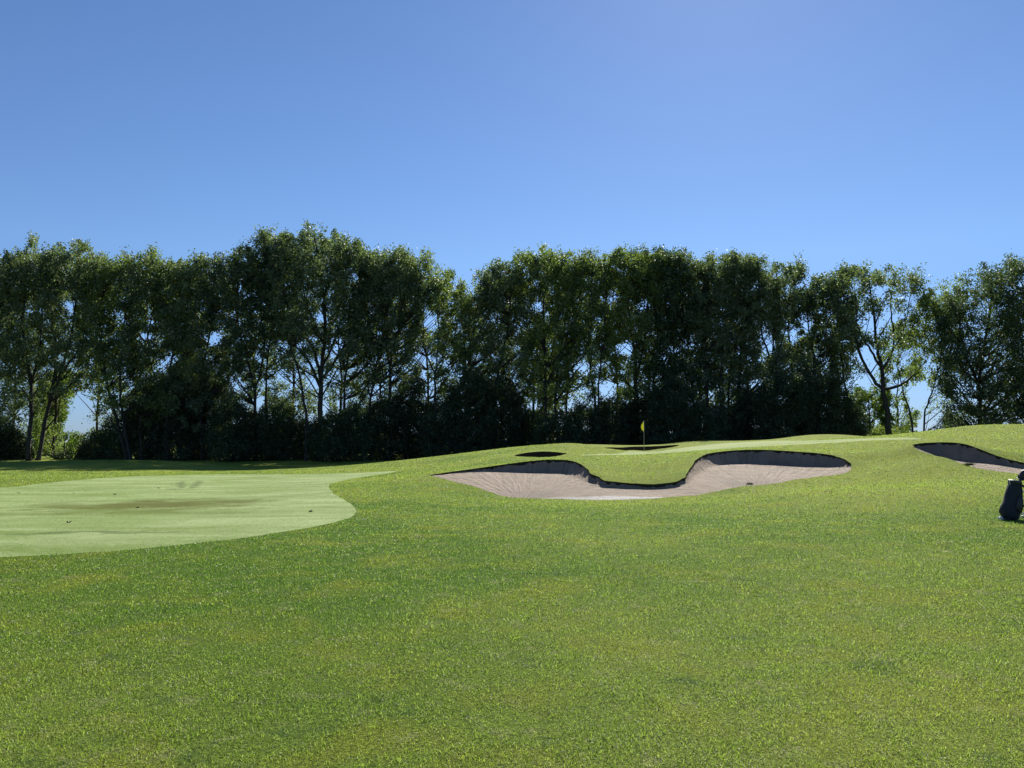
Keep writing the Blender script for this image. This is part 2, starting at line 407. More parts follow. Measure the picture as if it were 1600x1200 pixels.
# sand
def sand_mat(white):
    m, nt = newmat('bunker_sand')
    tc = N(nt, 'ShaderNodeTexCoord'); g = N(nt, 'ShaderNodeNewGeometry'); pos = g.outputs['Position']
    a = noise(nt, pos, 1.3, 5, .6, .3); f = noise(nt, pos, 24, 5, .75)
    c = mix(nt, mapr(nt, a, .35, .7), (.385, .29, .205), (.475, .37, .27))
    c = mix(nt, mapr(nt, f, .5, .28, 0, .6), c, (.14, .10, .07))
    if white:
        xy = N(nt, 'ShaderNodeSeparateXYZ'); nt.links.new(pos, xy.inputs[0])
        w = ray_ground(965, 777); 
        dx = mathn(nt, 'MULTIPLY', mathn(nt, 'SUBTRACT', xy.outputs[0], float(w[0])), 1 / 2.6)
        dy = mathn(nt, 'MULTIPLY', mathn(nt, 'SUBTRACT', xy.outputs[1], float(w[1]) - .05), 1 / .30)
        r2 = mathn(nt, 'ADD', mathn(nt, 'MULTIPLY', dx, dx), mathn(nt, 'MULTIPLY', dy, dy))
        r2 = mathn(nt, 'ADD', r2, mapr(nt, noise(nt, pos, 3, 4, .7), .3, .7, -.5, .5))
        c = mix(nt, mapr(nt, r2, .3, 1.4, 1, 0), c, (.78, .74, .68))  # glare on the front sand put into the colour as a pale patch
    b = N(nt, 'ShaderNodeBsdfPrincipled'); b.inputs['Roughness'].default_value = .85; b.inputs['Specular IOR Level'].default_value = .3
    nt.links.new(c, b.inputs['Base Color'])
    # raked furrows running out from the middle of the bowl, one set per lobe
    hts = None; sx = N(nt, 'ShaderNodeSeparateXYZ'); nt.links.new(pos, sx.inputs[0])
    for (cx, cy, k) in white or [(wR[0], wR[1] - 2, 16)]:
        v = N(nt, 'ShaderNodeVectorMath', operation='SUBTRACT'); nt.links.new(pos, v.inputs[0]); v.inputs[1].default_value = (cx, cy, 0)
        q = N(nt, 'ShaderNodeSeparateXYZ'); nt.links.new(v.outputs[0], q.inputs[0])
        ang = mathn(nt, 'ARCTAN2', q.outputs[1], q.outputs[0])
        l = N(nt, 'ShaderNodeVectorMath', operation='LENGTH'); nt.links.new(v.outputs[0], l.inputs[0])
        cb = N(nt, 'ShaderNodeCombineXYZ'); nt.links.new(mathn(nt, 'MULTIPLY', ang, float(k)), cb.inputs[0]); nt.links.new(mathn(nt, 'MULTIPLY', l.outputs['Value'], .35), cb.inputs[1])
        h = noise(nt, cb.outputs[0], 1.0, 3, .6, .5)
        if hts is None: hts = h
        else:
            mm = N(nt, 'ShaderNodeMix'); nt.links.new(mapr(nt, sx.outputs[0], 4.6, 5.6), mm.inputs[0]); nt.links.new(hts, mm.inputs[2]); nt.links.new(h, mm.inputs[3]); hts = mm.outputs[0]
    c = mix(nt, mapr(nt, hts, .52, .38, 0, .22), c, (.13, .095, .07))  # furrow bottoms darkened in the colour, adding to the groove shade
    nt.links.new(c, b.inputs['Base Color'])
    hts = mathn(nt, 'ADD', hts, mathn(nt, 'MULTIPLY', f, .35)); hts = mathn(nt, 'ADD', hts, mathn(nt, 'MULTIPLY', noise(nt, pos, 2.6, 3, .6), .6))
    bp = N(nt, 'ShaderNodeBump'); bp.inputs['Strength'].default_value = 1.; bp.inputs['Distance'].default_value = .42
    nt.links.new(hts, bp.inputs['Height']); nt.links.new(bp.outputs[0], b.inputs['Normal'])
    o = N(nt, 'ShaderNodeOutputMaterial'); nt.links.new(b.outputs[0], o.inputs['Surface'])
    return m
wR = unproj(1560, 726, 28)
c1 = unproj(815, 785, 24.6); c2 = unproj(1185, 765, 27.2)
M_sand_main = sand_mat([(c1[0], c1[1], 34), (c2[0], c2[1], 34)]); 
wR = unproj(1560, 726, 28)
M_sand = sand_mat(None)

FLOOR_PTS = [[unproj(*p) for p in MAIN_FLOOR] + [unproj(*p) - np.array((0, 0, .05)) for p in MAIN[20:] + MAIN[:1]], None, None, None]
lab = ['large sand bunker with two raked lobes around a grass tongue, at centre right', 'small shaded bunker on the grass rise left of the flag', 'thin dark bunker along the back of the green behind the flag', 'deep shaded bunker with a sand strip at right, behind the golf bag']
for b, P in enumerate(BUNK):
    ins, edges = bunker_geo[b]
    v, t, u = compact(V, ins)
    s, idx = sdf_poly(v[:, 0], v[:, 1], P); s = np.maximum(-s, 0)
    Pz = ground(P[:, 0], P[:, 1])
    kz = Pz[idx]
    if b == 0: fit = tps_fit(np.array(FLOOR_PTS[0]), .15); Fl = tps_eval(fit, v[:, :2])
    elif b == 3:
        fp = [unproj(*p) - np.array((0, 0, .05)) for p in RIGHT[9:] + RIGHT[:1]] + [np.array(((p[0] - 800) / F * p[1], p[1], p[2])) for p in [(1455,33.8,.98),(1478,33.5,.84),(1500,33,.74),(1535,32.3,.72),(1560,31.9,.64),(1600,31.6,.49),(1640,31,.36),(1700,30.3,.25)]]
        fit = tps_fit(np.array(fp), .1); Fl = tps_eval(fit, v[:, :2])
    else:
        Fl = np.full(len(v), Pz.min() - (.5 if b == 1 else .6))
    lipd = .09
    steep = kz - lipd - 1.25 * s
    if b in (1, 2): steep = kz - .30 - 2.2 * s
    else:
        r_ = np.sin(v[:, 0] * 3.1 + np.sin(v[:, 1] * 2.)) * .05 + np.sin(v[:, 0] * 7.3 + 1) * .03
        steep = steep + r_ * smooth(0, .5, s) + .028 * (np.sin(v[:, 0] * 17 + 5 * np.sin(v[:, 0] * 3.1 + v[:, 1])) + .8 * np.sin(v[:, 0] * 5.3 + 3 * np.sin(v[:, 1] * 7.7)) + .6 * np.sin(v[:, 1] * 29)) * smooth(.15, 0, s)
    kk = .05; d_ = np.abs(Fl - steep); z = np.maximum(Fl, steep) + np.maximum(kk * 2 - d_, 0) ** 2 / (8 * kk)
    z = np.minimum(z, kz - .03 + .0 * s) if b in (1, 2) else np.minimum(z, np.maximum(kz - .03, Fl * 0 + kz - .03) + .25 * s)
    v2 = v.copy(); v2[:, 2] = z
    c = P.mean(0); loc = (c[0], c[1], float(Pz.mean()))
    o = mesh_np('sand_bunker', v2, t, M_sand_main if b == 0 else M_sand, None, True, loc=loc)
    tag(o, kind='structure'); o['label'] = lab[b]
    # the cut turf edge standing over the sand
    e = np.array(edges); ue, inv = np.unique(e, return_inverse=True); inv = inv.reshape(e.shape)
    top = V[ue].copy()
    pos_in = {int(k): i for i, k in enumerate(u)}
    bot = np.array([v2[pos_in[int(k)]] for k in ue]); bot[:, 2] -= .02
    n = len(ue); base = wn_
    walls_V += [top, bot]; walls_F.append(np.stack([inv[:, 0] + base, inv[:, 1] + base, inv[:, 1] + n + base, inv[:, 0] + n + base], 1)); wn_ += 2 * n
    gap = top[:, 2] - bot[:, 2]
    LIP.append(P); ic = np.argmin(((P[:, None, :2] * .93 + P[:, :2].mean(0) * .07 - P[:, None, :2]) ** 2).sum(-1), 1) * 0
    kd = np.array([(Pz[i] - Fl[np.argmin((v[:, 0] - P[i, 0]) ** 2 + (v[:, 1] - P[i, 1]) ** 2)]) for i in range(len(P))]); BUNK_DROP.append(kd)

v, t, u = compact(V, rest)
nv = len(v)
ground_o = tag(mesh_np('ground', v, t, M_turf, None, True), kind='structure')
M_soil_shade = ground_mat('soil_shade_edge', lambda nt, pos: mix(nt, noise(nt, pos, 9, 5, .7), (.018, .020, .010), (.065, .055, .032)), 40, 1., .95, .03, .05)  # earth edge coloured near-black, the lip's shadow line put into its tone
tag(mesh_np('bunker_edge', np.concatenate(walls_V), np.concatenate(walls_F), M_soil_shade, None, False), kind='structure')
v, t, _ = compact(V, fair_t); tag(mesh_np('fairway', v, t, M_fair, None, True), kind='structure')
v, t, _ = compact(V, green_t); tag(mesh_np('putting_green', v, t, M_green, None, True), kind='structure')

# ------------------------------------------------------------------ grass blades
def blades(n, dmin, dmax, umax, h0, w_k, seed, pts=None, hs_=None):
    r = np.random.default_rng(seed)
    if pts is None:
        d = dmin * (dmax / dmin) ** r.random(n); uu = r.uniform(-umax, umax, n); x = uu * (d + .8); y = d
    else: x, y = pts[:, 0], pts[:, 1]; d = y
    keep = ~((y > 51) & (y < 66) & (x > 5) & (x < 15)) | (pts is not None); zone = np.zeros(len(x))
    for P in BUNK:
        m = near(P, np.stack([x, y], 1), .1); i = np.where(m)[0]
        if len(i): keep[i[sdf_poly(x[i], y[i], P)[0] < (0.0 if pts is None else -.06)]] = False
    for P, zv in ((FAIR, .85), (GREEN, .6)):
        m = near(P, np.stack([x, y], 1), .1); i = np.where(m)[0]
        if len(i): zone[i[sdf_poly(x[i], y[i], P)[0] < 0]] = zv
    x, y, d, zone = x[keep], y[keep], d[keep], zone[keep]
    n = len(x); z = ground_q(x, y) - .003
    hh = (h0 if pts is None else np.broadcast_to(h0, keep.shape)[keep]) * r.uniform(.55, 1.35, n) * (1 + .012 * d) * np.where(zone > 0, .28, 1)
    ww = w_k * d * r.uniform(.7, 1.4, n)
    a = r.uniform(0, 2 * math.pi, n); tilt = np.abs(r.normal(.95, .4, n)); hh *= .8 + .25 * (np.sin(x * 5.1 + 2 * np.sin(y * 3.7)) * np.sin(y * 4.3 + 1.7 * np.sin(x * 2.9)) + .5); la = r.uniform(0, 2 * math.pi, n)
    side = np.stack([np.cos(a), np.sin(a), 0 * a], 1) * ww[:, None] * .5
    lean = np.stack([np.cos(la) * np.sin(tilt), np.sin(la) * np.sin(tilt), np.cos(tilt)], 1) * hh[:, None]
    B = np.stack([x, y, z], 1); mid = B + lean * .55 + np.array((0, 0, 1)) * hh[:, None] * .12
    Vv = np.stack([B - side, B + side, mid + side * .75, mid - side * .75, B + lean], 1).reshape(-1, 3)
    k = np.arange(n) * 5
    quads = np.stack([k, k + 1, k + 2, k + 3], 1); tr = np.stack([k + 3, k + 2, k + 4], 1)
    return Vv, quads, tr, np.repeat(r.random(n), 5), np.repeat(zone, 5)
parts = [blades(1150000, 2.6, 60, .78, .023, .00066, 3)]
lp = []
for b, P in enumerate(LIP):
    Q = np.roll(P, -1, 0); seg = np.hypot(*(Q - P)[:, :2].T); rr = np.random.default_rng(50 + b)
    dens = 240 if b in (0, 3) else 0; cy_ = P[:, 1].mean(); Fz = BUNK_DROP[b]
    for i in range(len(P)):
        if Fz[i] < .16: continue
        m = int(seg[i] * dens) + 1; t_ = rr.random((m, 1))
        e = P[i] * (1 - t_) + Q[i] * t_; e[:, :2] += rr.normal(0, .04, (m, 2)); lp.append(e[(np.sin(e[:, 0] * 9 + 3 * np.sin(e[:, 0] * 3.3)) + rr.normal(0, .7, m) > -.2)])
lp = np.concatenate(lp)
parts.append(blades(0, 0, 0, 0, 0, .0005, 5, lp, .075 + .04 * np.sin(lp[:, 0] * 4.1 + lp[:, 1] * 5.3)))
off = 0; VV, QQ, TT, RR, ZZ = [], [], [], [], []
for (a, b, c, d, e) in parts:
    VV.append(a); QQ.append(b + off); TT.append(c + off); RR.append(d); ZZ.append(e); off += len(a)
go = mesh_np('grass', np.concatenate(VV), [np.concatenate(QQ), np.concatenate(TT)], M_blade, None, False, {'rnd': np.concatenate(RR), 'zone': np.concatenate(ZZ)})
tag(go, kind='stuff'); go['label'] = 'short mown grass covering the course in front of the trees'; go['category'] = 'grass'

# ------------------------------------------------------------------ trees
def bark():
    m, nt = newmat('bark'); g = N(nt, 'ShaderNodeNewGeometry')
    s = N(nt, 'ShaderNodeMapping'); s.inputs['Scale'].default_value = (6, 6, 1.2); nt.links.new(g.outputs['Position'], s.inputs['Vector'])
    f = noise(nt, s.outputs[0], 1.5, 5, .7)
    c = mix(nt, mapr(nt, f, .35, .7), (.022, .018, .014), (.065, .055, .043))
    b = N(nt, 'ShaderNodeBsdfPrincipled'); b.inputs['Roughness'].default_value = .9; nt.links.new(c, b.inputs['Base Color'])
    bp = N(nt, 'ShaderNodeBump'); bp.inputs['Strength'].default_value = .8; bp.inputs['Distance'].default_value = .05
    nt.links.new(f, bp.inputs['Height']); nt.links.new(bp.outputs[0], b.inputs['Normal'])
    o = N(nt, 'ShaderNodeOutputMaterial'); nt.links.new(b.outputs[0], o.inputs['Surface']); return m
M_bark = bark()
def leaf_col(base, alt, pale):
    def fn(nt):
        a = N(nt, 'ShaderNodeAttribute', attribute_name='rnd'); g = N(nt, 'ShaderNodeNewGeometry')
        c = mix(nt, mapr(nt, noise(nt, g.outputs['Position'], .35, 3, .5), .4, .62), base, alt)
        c = mix(nt, mapr(nt, a.outputs['Fac'], .7, 1, 0, .9), c, pale)
        return c
    return fn
M_leaf = {
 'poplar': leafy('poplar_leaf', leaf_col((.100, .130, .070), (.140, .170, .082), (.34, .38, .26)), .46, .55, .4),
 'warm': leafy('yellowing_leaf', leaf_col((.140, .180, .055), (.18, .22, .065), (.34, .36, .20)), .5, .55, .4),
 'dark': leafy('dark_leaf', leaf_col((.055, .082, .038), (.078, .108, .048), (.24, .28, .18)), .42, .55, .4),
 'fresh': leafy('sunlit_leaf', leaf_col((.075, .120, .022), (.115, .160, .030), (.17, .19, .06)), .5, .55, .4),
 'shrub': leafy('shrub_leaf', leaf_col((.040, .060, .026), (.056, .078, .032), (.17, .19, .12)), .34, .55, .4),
}
SKY = np.array([(-300,395),(-60,385),(0,390),(18,398),(40,370),(65,374),(80,392),(92,380),(125,370),(140,376),(152,402),(180,392),(215,394),(260,395),(285,400),(300,404),(312,394),(335,400),(352,392),(372,380),(388,380),(400,366),(412,353),(440,362),(460,356),(480,349),(500,356),(520,360),(545,364),(560,380),(580,388),(598,390),(615,379),(640,389),(680,402),(702,414),(718,428),(734,452),(748,428),(760,408),(790,400),(830,387),(870,381),(885,390),(897,400),(915,382),(960,390),(1000,384),(1040,384),(1070,392),(1090,402),(1130,394),(1165,398),(1190,393),(1200,402),(1215,407),(1245,404),(1260,424),(1280,422),(1310,417),(1350,409),(1375,416),(1395,413),(1430,418),(1445,444),(1470,442),(1492,448),(1500,428),(1520,420),(1540,410),(1555,403),(1575,404),(1600,391),(1660,385),(1900,385)])
def skyline(px): return np.interp(px, SKY[:, 0], SKY[:, 1]) + 5.5 * math.sin(px * .31) + 5 * math.sin(px * .173 + 2) + 3 * math.sin(px * .075) + 4
GAPS = [(110,481,5,6),(190,496,5,7),(224,527,9,8),(253,573,7,12),(271,560,6,7),(337,529,10,11),(370,602,8,9),(128,637,22,26),(99,688,10,9),(115,665,16,14),(405,628,9,9),(372,600,7,8),(445,591,8,8),(487,599,9,10),(529,536,8,7),(555,430,5,6),(497,500,5,6),(522,555,6,6),(672,503,11,14),(661,560,9,11),(669,618,8,7),(586,612,7,10),(839,478,6,7),(773,496,5,5),(976,545,12,11),(951,606,13,13),(909,573,8,9),(835,635,8,5),(883,639,6,6),(960,463,6,9),(1008,478,6,8),(1200,536,9,16),(1237,518,9,8),(1178,597,7,6),(1262,503,6,8),(1358,508,14,13),(1354,555,12,12),(1371,456,11,9),(1436,618,17,21),(1415,560,8,8),(1366,600,9,10),(1052,547,5,7),(1076,538,5,7),(1259,440,6,10),(735,450,5,8),(445,540,6,9),(1425,470,8,10),(1335,450,6,8)]
GAPS = np.array(GAPS, float)
def to_px(p):
    c, s = math.cos(PITCH), math.sin(PITCH); x, y, z = p[..., 0], p[..., 1], p[..., 2] - EYE
    dep = y * c + z * s; up = -y * s + z * c
    return 800 + F * x / dep, 600 - F * up / dep

def leaves(centres, rad, per, size, r, droop=0.):
    n = len(centres); cnt = per * n
    c = np.repeat(centres, per, 0); rr = np.repeat(rad, per)
    ax = r.normal(0, 1, (n, 3)) + np.array((0, 0, .6)); ax /= np.linalg.norm(ax, axis=1)[:, None]; ax = np.repeat(ax, per, 0)
    o = np.clip(r.normal(0, .36, (cnt, 3)), -.8, .8) * rr[:, None]; al = r.uniform(-1, 1, cnt) * rr * .95; o += ax * al[:, None]
    # twig-like streaks: pull part of the leaves on to short sprays
    p = c + o; p[:, 2] -= droop * np.abs(o[:, 0])
    sz = size * r.uniform(.6, 1.35, cnt)
    a = r.normal(0, 1, (cnt, 3)); a /= np.linalg.norm(a, axis=1)[:, None]
    b = np.cross(a, r.normal(0, 1, (cnt, 3))); b /= np.linalg.norm(b, axis=1)[:, None]
    a *= sz[:, None] * .5; b *= sz[:, None] * .36
    Vv = np.stack([p - a, p + b - a * .15, p + a, p - b - a * .15], 1).reshape(-1, 3)
    k = np.arange(cnt) * 4
    return Vv, np.stack([k, k + 1, k + 2, k + 3], 1), np.repeat(r.random(cnt), 4)

def make_tree(name, cx, hw, bot, stems, depth, mat, label, cat='tree', group=None, dens=1., size=.21, seed=0, top_off=0, thick=.26, per=95, topy=None, drx=None, low=.35, sparse=0.):
    r = np.random.default_rng(1000 + seed)
    bx = stems[0][0][0]; X0 = (bx - 800) / F * depth
    z0 = float(ground_q(X0, depth)); base = np.array((X0, depth, z0))
    root = empty(name, tuple(base)); tag(root, label, cat, group)
    tb = Tubes(); nodes = []
    dr = (hw / F * depth) if drx is None else drx
    for si, st in enumerate(stems):
        pts = []
        for k, (px, py) in enumerate(st):
            dd = depth + (0 if k == 0 else r.normal(0, .12 * dr) * (k / len(st)) + (0 if si == 0 else (r.random() - .5) * dr * .35 * (k / len(st))))
            p = unproj(px, py, dd)
            if k == 0 and si == 0: p = base - np.array((0, 0, .3)); 
            pts.append(p)
        if si > 0:      # join the limb to the stem it grows from
            nn = np.array([q[0] for q in nodes]); j = np.argmin(((nn - pts[0]) ** 2).sum(1) + 0 * nn[:, 0]); 
            if st[0][1] < 700: pts[0] = nn[j]; r0 = nodes[j][1] * .8
            else: r0 = thick * .8; pts[0][2] = float(ground_q(pts[0][0], pts[0][1])) - .3
        else: r0 = thick
        C = catmull(pts, 5, False); m = len(C)
        C[1:-1] += r.normal(0, .06, (m - 2, 3)) * np.array((1, 1, .3))
        rad = [r0 * (1 - .86 * (k / (m - 1)) ** .85) + .012 for k in range(m)]
        if si == 0: rad[0] *= 1.5
        tb.add(C, rad, 7)
        for k in range(m): nodes.append((C[k], rad[k]))
    NN = np.array([q[0] for q in nodes]); NR = np.array([q[1] for q in nodes])
    # clump centres inside the crown envelope
    ty = topy if topy is not None else None
    cl = []; tries = 0
    H = (bot - (ty or skyline(cx))) / F * depth
    want = int(dens * 3.6 * (2 * hw / F * depth) * H * .5)
    while len(cl) < want and tries < want * 40:
        tries += 1
        px = cx + hw * r.uniform(-1.08, 1.08); t0 = (ty + 8 * abs(px - cx) ** 1.5 / hw ** 1.5 * 3 if ty else skyline(px)) + top_off + 5
        f = r.random()
        if f > low and r.random() < .5: f = r.random() * .75
        py = t0 + f * (bot - t0)
        # egg outline
        e = abs(px - cx) / hw; lim = math.sqrt(max(0, 1 - max(0, (f - .45) / .62) ** 2)) * (1 if f > .18 else .80 + f * 1.1)
        if e > lim * 1.08: continue
        if len(GAPS) and (((px - GAPS[:, 0]) / (GAPS[:, 2] + 4.5)) ** 2 + ((py - GAPS[:, 1]) / (GAPS[:, 3] + 4.5)) ** 2 < 1).any(): continue
        if sparse and r.random() < sparse * (.3 + f): continue
        dd = depth + dr * r.uniform(-1, 1) * math.sqrt(max(0., 1 - min(1, e) ** 2))
        cl.append(unproj(px, py, dd))
    cl = np.array(cl)
    rad = r.uniform(.5, 1.05, len(cl)) * (1.0 if hw > 22 else .8)
    pxx, pyy = to_px(cl); 
    Vv, Q, A = leaves(cl, rad, per, size, r)
    # branches reaching each clump
    order = r.permutation(len(cl))[:int(len(cl) * .55)]
    for j in order:
        c = cl[j]; dv = c - NN; dist = np.linalg.norm(dv, axis=1) + np.maximum(0, .9 * np.linalg.norm(dv[:, :2], axis=1) - dv[:, 2]) * 1.6 + np.maximum(0, -dv[:, 2] + .5) * 4
        k = int(np.argmin(dist)); s = NN[k]; L = np.linalg.norm(c - s)
        if L > 9 or L < .4: continue
        md = (s + c) / 2 + np.array((0, 0, -.08 * L)) + r.normal(0, .05 * L, 3)
        r1 = min(NR[k] * .6, .02 + .012 * L)
        tb.add([s, md, c], [r1, r1 * .65, .012], 4, False)
    tr = tb.build('trunk', M_bark, root, loc=base)
    cr = mesh_np('crown', Vv, Q, M_leaf[mat], root, False, {'rnd': A}, loc=base)
    return root

G1 = 'tall poplars standing in a row behind the golf green'
row = [
 (-15,46,640,[[(-10,720),(-12,600),(-5,480),(-10,400)]],97,'poplar','leftmost poplar of the row, its crown cut by the left frame edge',1.,.26),
 (44,36,610,[[(48,720),(48,600),(36,520),(40,430),(42,384)],[(48,605),(62,540),(66,450)],[(48,590),(24,530),(14,470)]],97,'poplar','straight-trunked poplar at far left whose crown peaks in a narrow point',1.,.27),
 (112,43,600,[[(61,720),(75,640),(94,585),(112,520),(122,440),(124,385)],[(75,640),(86,560),(80,470),(88,400)],[(94,585),(128,540),(140,500)]],97.5,'poplar','poplar with a right-leaning forked trunk just left of the low sky gap',1.,.26),
 (166,36,620,[[(202,720),(178,640),(160,550),(160,450),(165,402)]],98,'warm','left-leaning slim poplar just right of the low sky gap',1.,.2),
 (208,32,630,[[(207,718),(192,650),(187,580),(196,480),(206,402)]],97,'poplar','slim poplar crossing the foot of the left-leaning poplar',1.,.2),
 (255,40,640,[[(224,720),(218,600),(236,500),(255,410)],[(222,640),(205,560)]],98.5,'warm','poplar with a yellow-green top in the flat stretch of skyline at left',1.,.18),
 (290,30,650,[[(262,720),(262,600),(281,500),(290,412)]],97,'poplar','slender poplar in the notch left of the skyline rise',1.,.18),
 (333,36,650,[[(318,720),(315,600),(332,500),(335,408)],[(316,610),(345,550)]],98,'poplar','dark poplar left of the small round sky hole at mid height',1.,.2),
 (374,35,610,[[(404,715),(398,613),(386,558),(372,503),(374,400)],[(398,613),(413,540),(402,450)]],97,'dark','left-leaning poplar beside the sky gaps, next to the tallest group',.95,.22),
 (424,28,600,[[(421,715),(417,650),(416,577),(426,480),(420,372)]],98.5,'poplar','narrow poplar at the left shoulder of the tallest group',1.,.2),
 (447,24,560,[[(481,715),(478,655),(467,584),(446,518),(435,456),(434,385)]],96.5,'poplar','thin poplar leaning left across the front of the tallest tree',.7,.19),
 (495,74,560,[[(500,716),(500,668),(502,590),(508,503),(500,420),(492,365)],[(502,590),(489,545),(471,515),(449,470),(432,400)],[(501,600),(480,560),(462,540)],[(502,585),(524,530),(540,470),(540,390)],[(502,600),(535,545),(562,480),(566,410)],[(505,540),(478,470),(462,375)]],97,'poplar','tallest and widest poplar of the row, its limbs fanning out from one thick trunk',1.1,.42),
 (562,32,600,[[(540,715),(539,600),(556,500),(566,402)]],99,'dark','poplar at the right shoulder of the tallest tree',1.,.2),
 (608,40,600,[[(580,715),(580,620),(598,520),(612,400)],[(580,630),(566,560)]],97.5,'poplar','upright poplar whose crown makes the bump right of the tallest tree',1.05,.2),
 (648,40,590,[[(612,715),(610,573),(626,500),(642,410)],[(610,580),(598,510),(600,450)]],98.5,'poplar','fork-topped poplar where the skyline starts sloping down to the right',1.,.22),
 (694,34,560,[[(683,715),(680,632),(678,584),(661,540),(655,490)],[(679,590),(686,530),(684,470),(705,425)]],97,'warm','light open poplar with a Y-shaped fork, in the low part of the skyline',.7,.2),
 (755,34,600,[[(735,715),(733,577),(745,480),(756,415)]],99,'poplar','poplar just right of the deepest dip in the skyline',1.,.2),
 (800,36,590,[[(770,715),(776,600),(797,489),(800,408)],[(797,489),(815,450)]],98,'poplar','right-leaning poplar where the skyline climbs again at centre',.95,.22),
 (855,40,610,[[(852,715),(853,600),(850,478),(862,388)],[(853,560),(830,475),(832,400)],[(852,540),(874,460)]],98,'warm','pale-topped poplar above the small bunker',.95,.24),
 (905,33,620,[[(872,715),(869,600),(888,480),(905,400)]],99.5,'poplar','poplar whose thin trunk stands just right of the small bunker',1.,.2),
 (935,33,600,[[(930,715),(928,620),(920,558),(926,450),(922,388)],[(937,717),(936,600),(946,480),(944,410)]],98,'warm','twin-stemmed poplar left of the flag, sky showing through beside its stems',.9,.18),
 (985,38,600,[[(995,715),(994,600),(990,540),(975,440),(970,392)],[(994,600),(1009,510),(1012,410)],[(994,620),(960,570)]],100,'warm','thick-trunked forked poplar directly above the flag',1.,.3),
 (1030,34,640,[[(1018,715),(1022,600),(1030,500),(1036,390)]],101,'dark','dark poplar just right of the flag',1.1,.22),
 (1070,30,640,[[(1086,715),(1081,600),(1071,500),(1066,398)]],102,'dark','slightly left-leaning poplar left of the cluster of parallel trunks',1.,.2),
 (1106,32,640,[[(1106,715),(1104,600),(1100,480),(1110,402)]],101,'poplar','first poplar of the close cluster of straight parallel trunks',1.05,.2),
 (1142,32,640,[[(1126,715),(1125,600),(1135,500),(1142,402)],[(1139,716),(1140,600),(1150,500)]],102,'poplar','two-stemmed middle poplar of the close cluster of straight trunks',1.05,.18),
 (1178,30,630,[[(1155,715),(1154,600),(1168,480),(1184,402)]],101.5,'poplar','last poplar of the close cluster, its top in a small point',1.,.2),
 (1220,40,590,[[(1210,715),(1208,580),(1189,518),(1185,440)],[(1208,590),(1209,490),(1215,412)],[(1208,575),(1226,515),(1240,420)]],102,'poplar','poplar with three open limbs and an oval sky gap beside them',.9,.22),
 (1285,36,600,[[(1274,715),(1273,620),(1272,560),(1262,490),(1275,428)],[(1273,580),(1293,510),(1302,430)],[(1273,590),(1245,540)]],103,'dark','round-topped poplar rising behind the right lobe of the large bunker',1.,.2),
 (1322,24,580,[[(1335,700),(1328,650),(1314,555),(1306,480),(1314,430)]],102,'poplar','thin left-leaning poplar just left of the open spreading tree',.8,.18),
 (1376,66,560,[[(1392,690),(1386,650),(1380,609),(1378,577),(1369,536),(1365,489),(1357,430)],[(1380,609),(1354,577),(1337,530),(1322,500),(1318,450)],[(1378,577),(1361,547),(1342,515),(1335,450)],[(1380,577),(1392,555),(1396,520),(1392,470),(1400,425)],[(1379,612),(1406,602),(1428,585),(1450,560)],[(1393,550),(1414,510),(1425,440)],[(1366,500),(1385,460)]],98,'poplar','open spreading tree with bare forked limbs against the sky at right',.62,.40),
]
for k, (cx, hw, bot, st, dp, mt, lb, de, th) in enumerate(row):
    make_tree('poplar_tree', cx, hw + (9 if hw < 60 else 0), bot + 22, st, dp, mt, lb, 'tree', G1, de * (.82, 1.05, .92, 1.1, .78)[k % 5], .25, k, 0, th, sparse=.0)
# two leaning stems and the dense trees at the right edge
make_tree('leafy_tree', 1466, 42, 640, [[(1427,700),(1425,657),(1410,606),(1402,570)], [(1443,700),(1445,650),(1459,606),(1472,540),(1468,470)]], 97, 'warm', 'lighter green tree on two stems spreading in a V, right of the open tree', 'tree', None, 1.1, .22, 60, 0, .16)
make_tree('dense_tree', 1540, 68, 715, [[(1530,700),(1530,600),(1545,500),(1548,425)],[(1530,610),(1500,520),(1505,450)]], 93, 'dark', 'broad dark tree with feathery top, leafy down to the grass mound at right', 'tree', None, 1.25, .22, 61, 0, .28, low=1.)
make_tree('dense_tree', 1625, 60, 715, [[(1620,700),(1620,600),(1610,500),(1615,410)]], 91, 'dark', 'tallest dark tree, cut by the right frame edge', 'tree', None, 1.3, .22, 62, 0, .28, low=1.)
# second row, seen between the front poplars
G2 = 'further poplars filling the gaps behind the front row'
back = [(20,'poplar','further poplar behind the two leftmost trunks'),(85,'warm','further poplar between the two pointed crowns at left'),(150,'poplar','further poplar above the low sky gap at left'),(232,'warm','further poplar behind the yellow-green top'),
 (310,'dark','further poplar filling the notch left of the skyline rise'),(395,'dark','further poplar left of the tallest tree'),(455,'poplar','further poplar behind the left limbs of the tallest tree'),(530,'poplar','further poplar behind the right limbs of the tallest tree'),(590,'dark','further poplar behind the bump right of the tallest tree'),
 (665,'poplar','further poplar behind the sloping skyline left of the dip'),(725,'dark','further poplar showing in the dip of the skyline'),(780,'poplar','further poplar behind the right-leaning one at centre'),(830,'dark','further poplar left of the pale-topped poplar'),(882,'poplar','further poplar right of the pale-topped poplar'),
 (960,'dark','further poplar behind the flag, left of the thick forked trunk'),(1010,'dark','further poplar right of the thick forked trunk'),(1052,'dark','further poplar behind the dark one right of the flag'),(1090,'dark','further poplar left behind the cluster of parallel trunks'),(1125,'poplar','further poplar in the middle behind the cluster of parallel trunks'),(1165,'dark','further poplar right behind the cluster of parallel trunks'),
 (1235,'dark','further poplar between the three-limbed and the round-topped poplar'),(1305,'dark','further poplar behind the thin leaning poplar left of the open tree')]
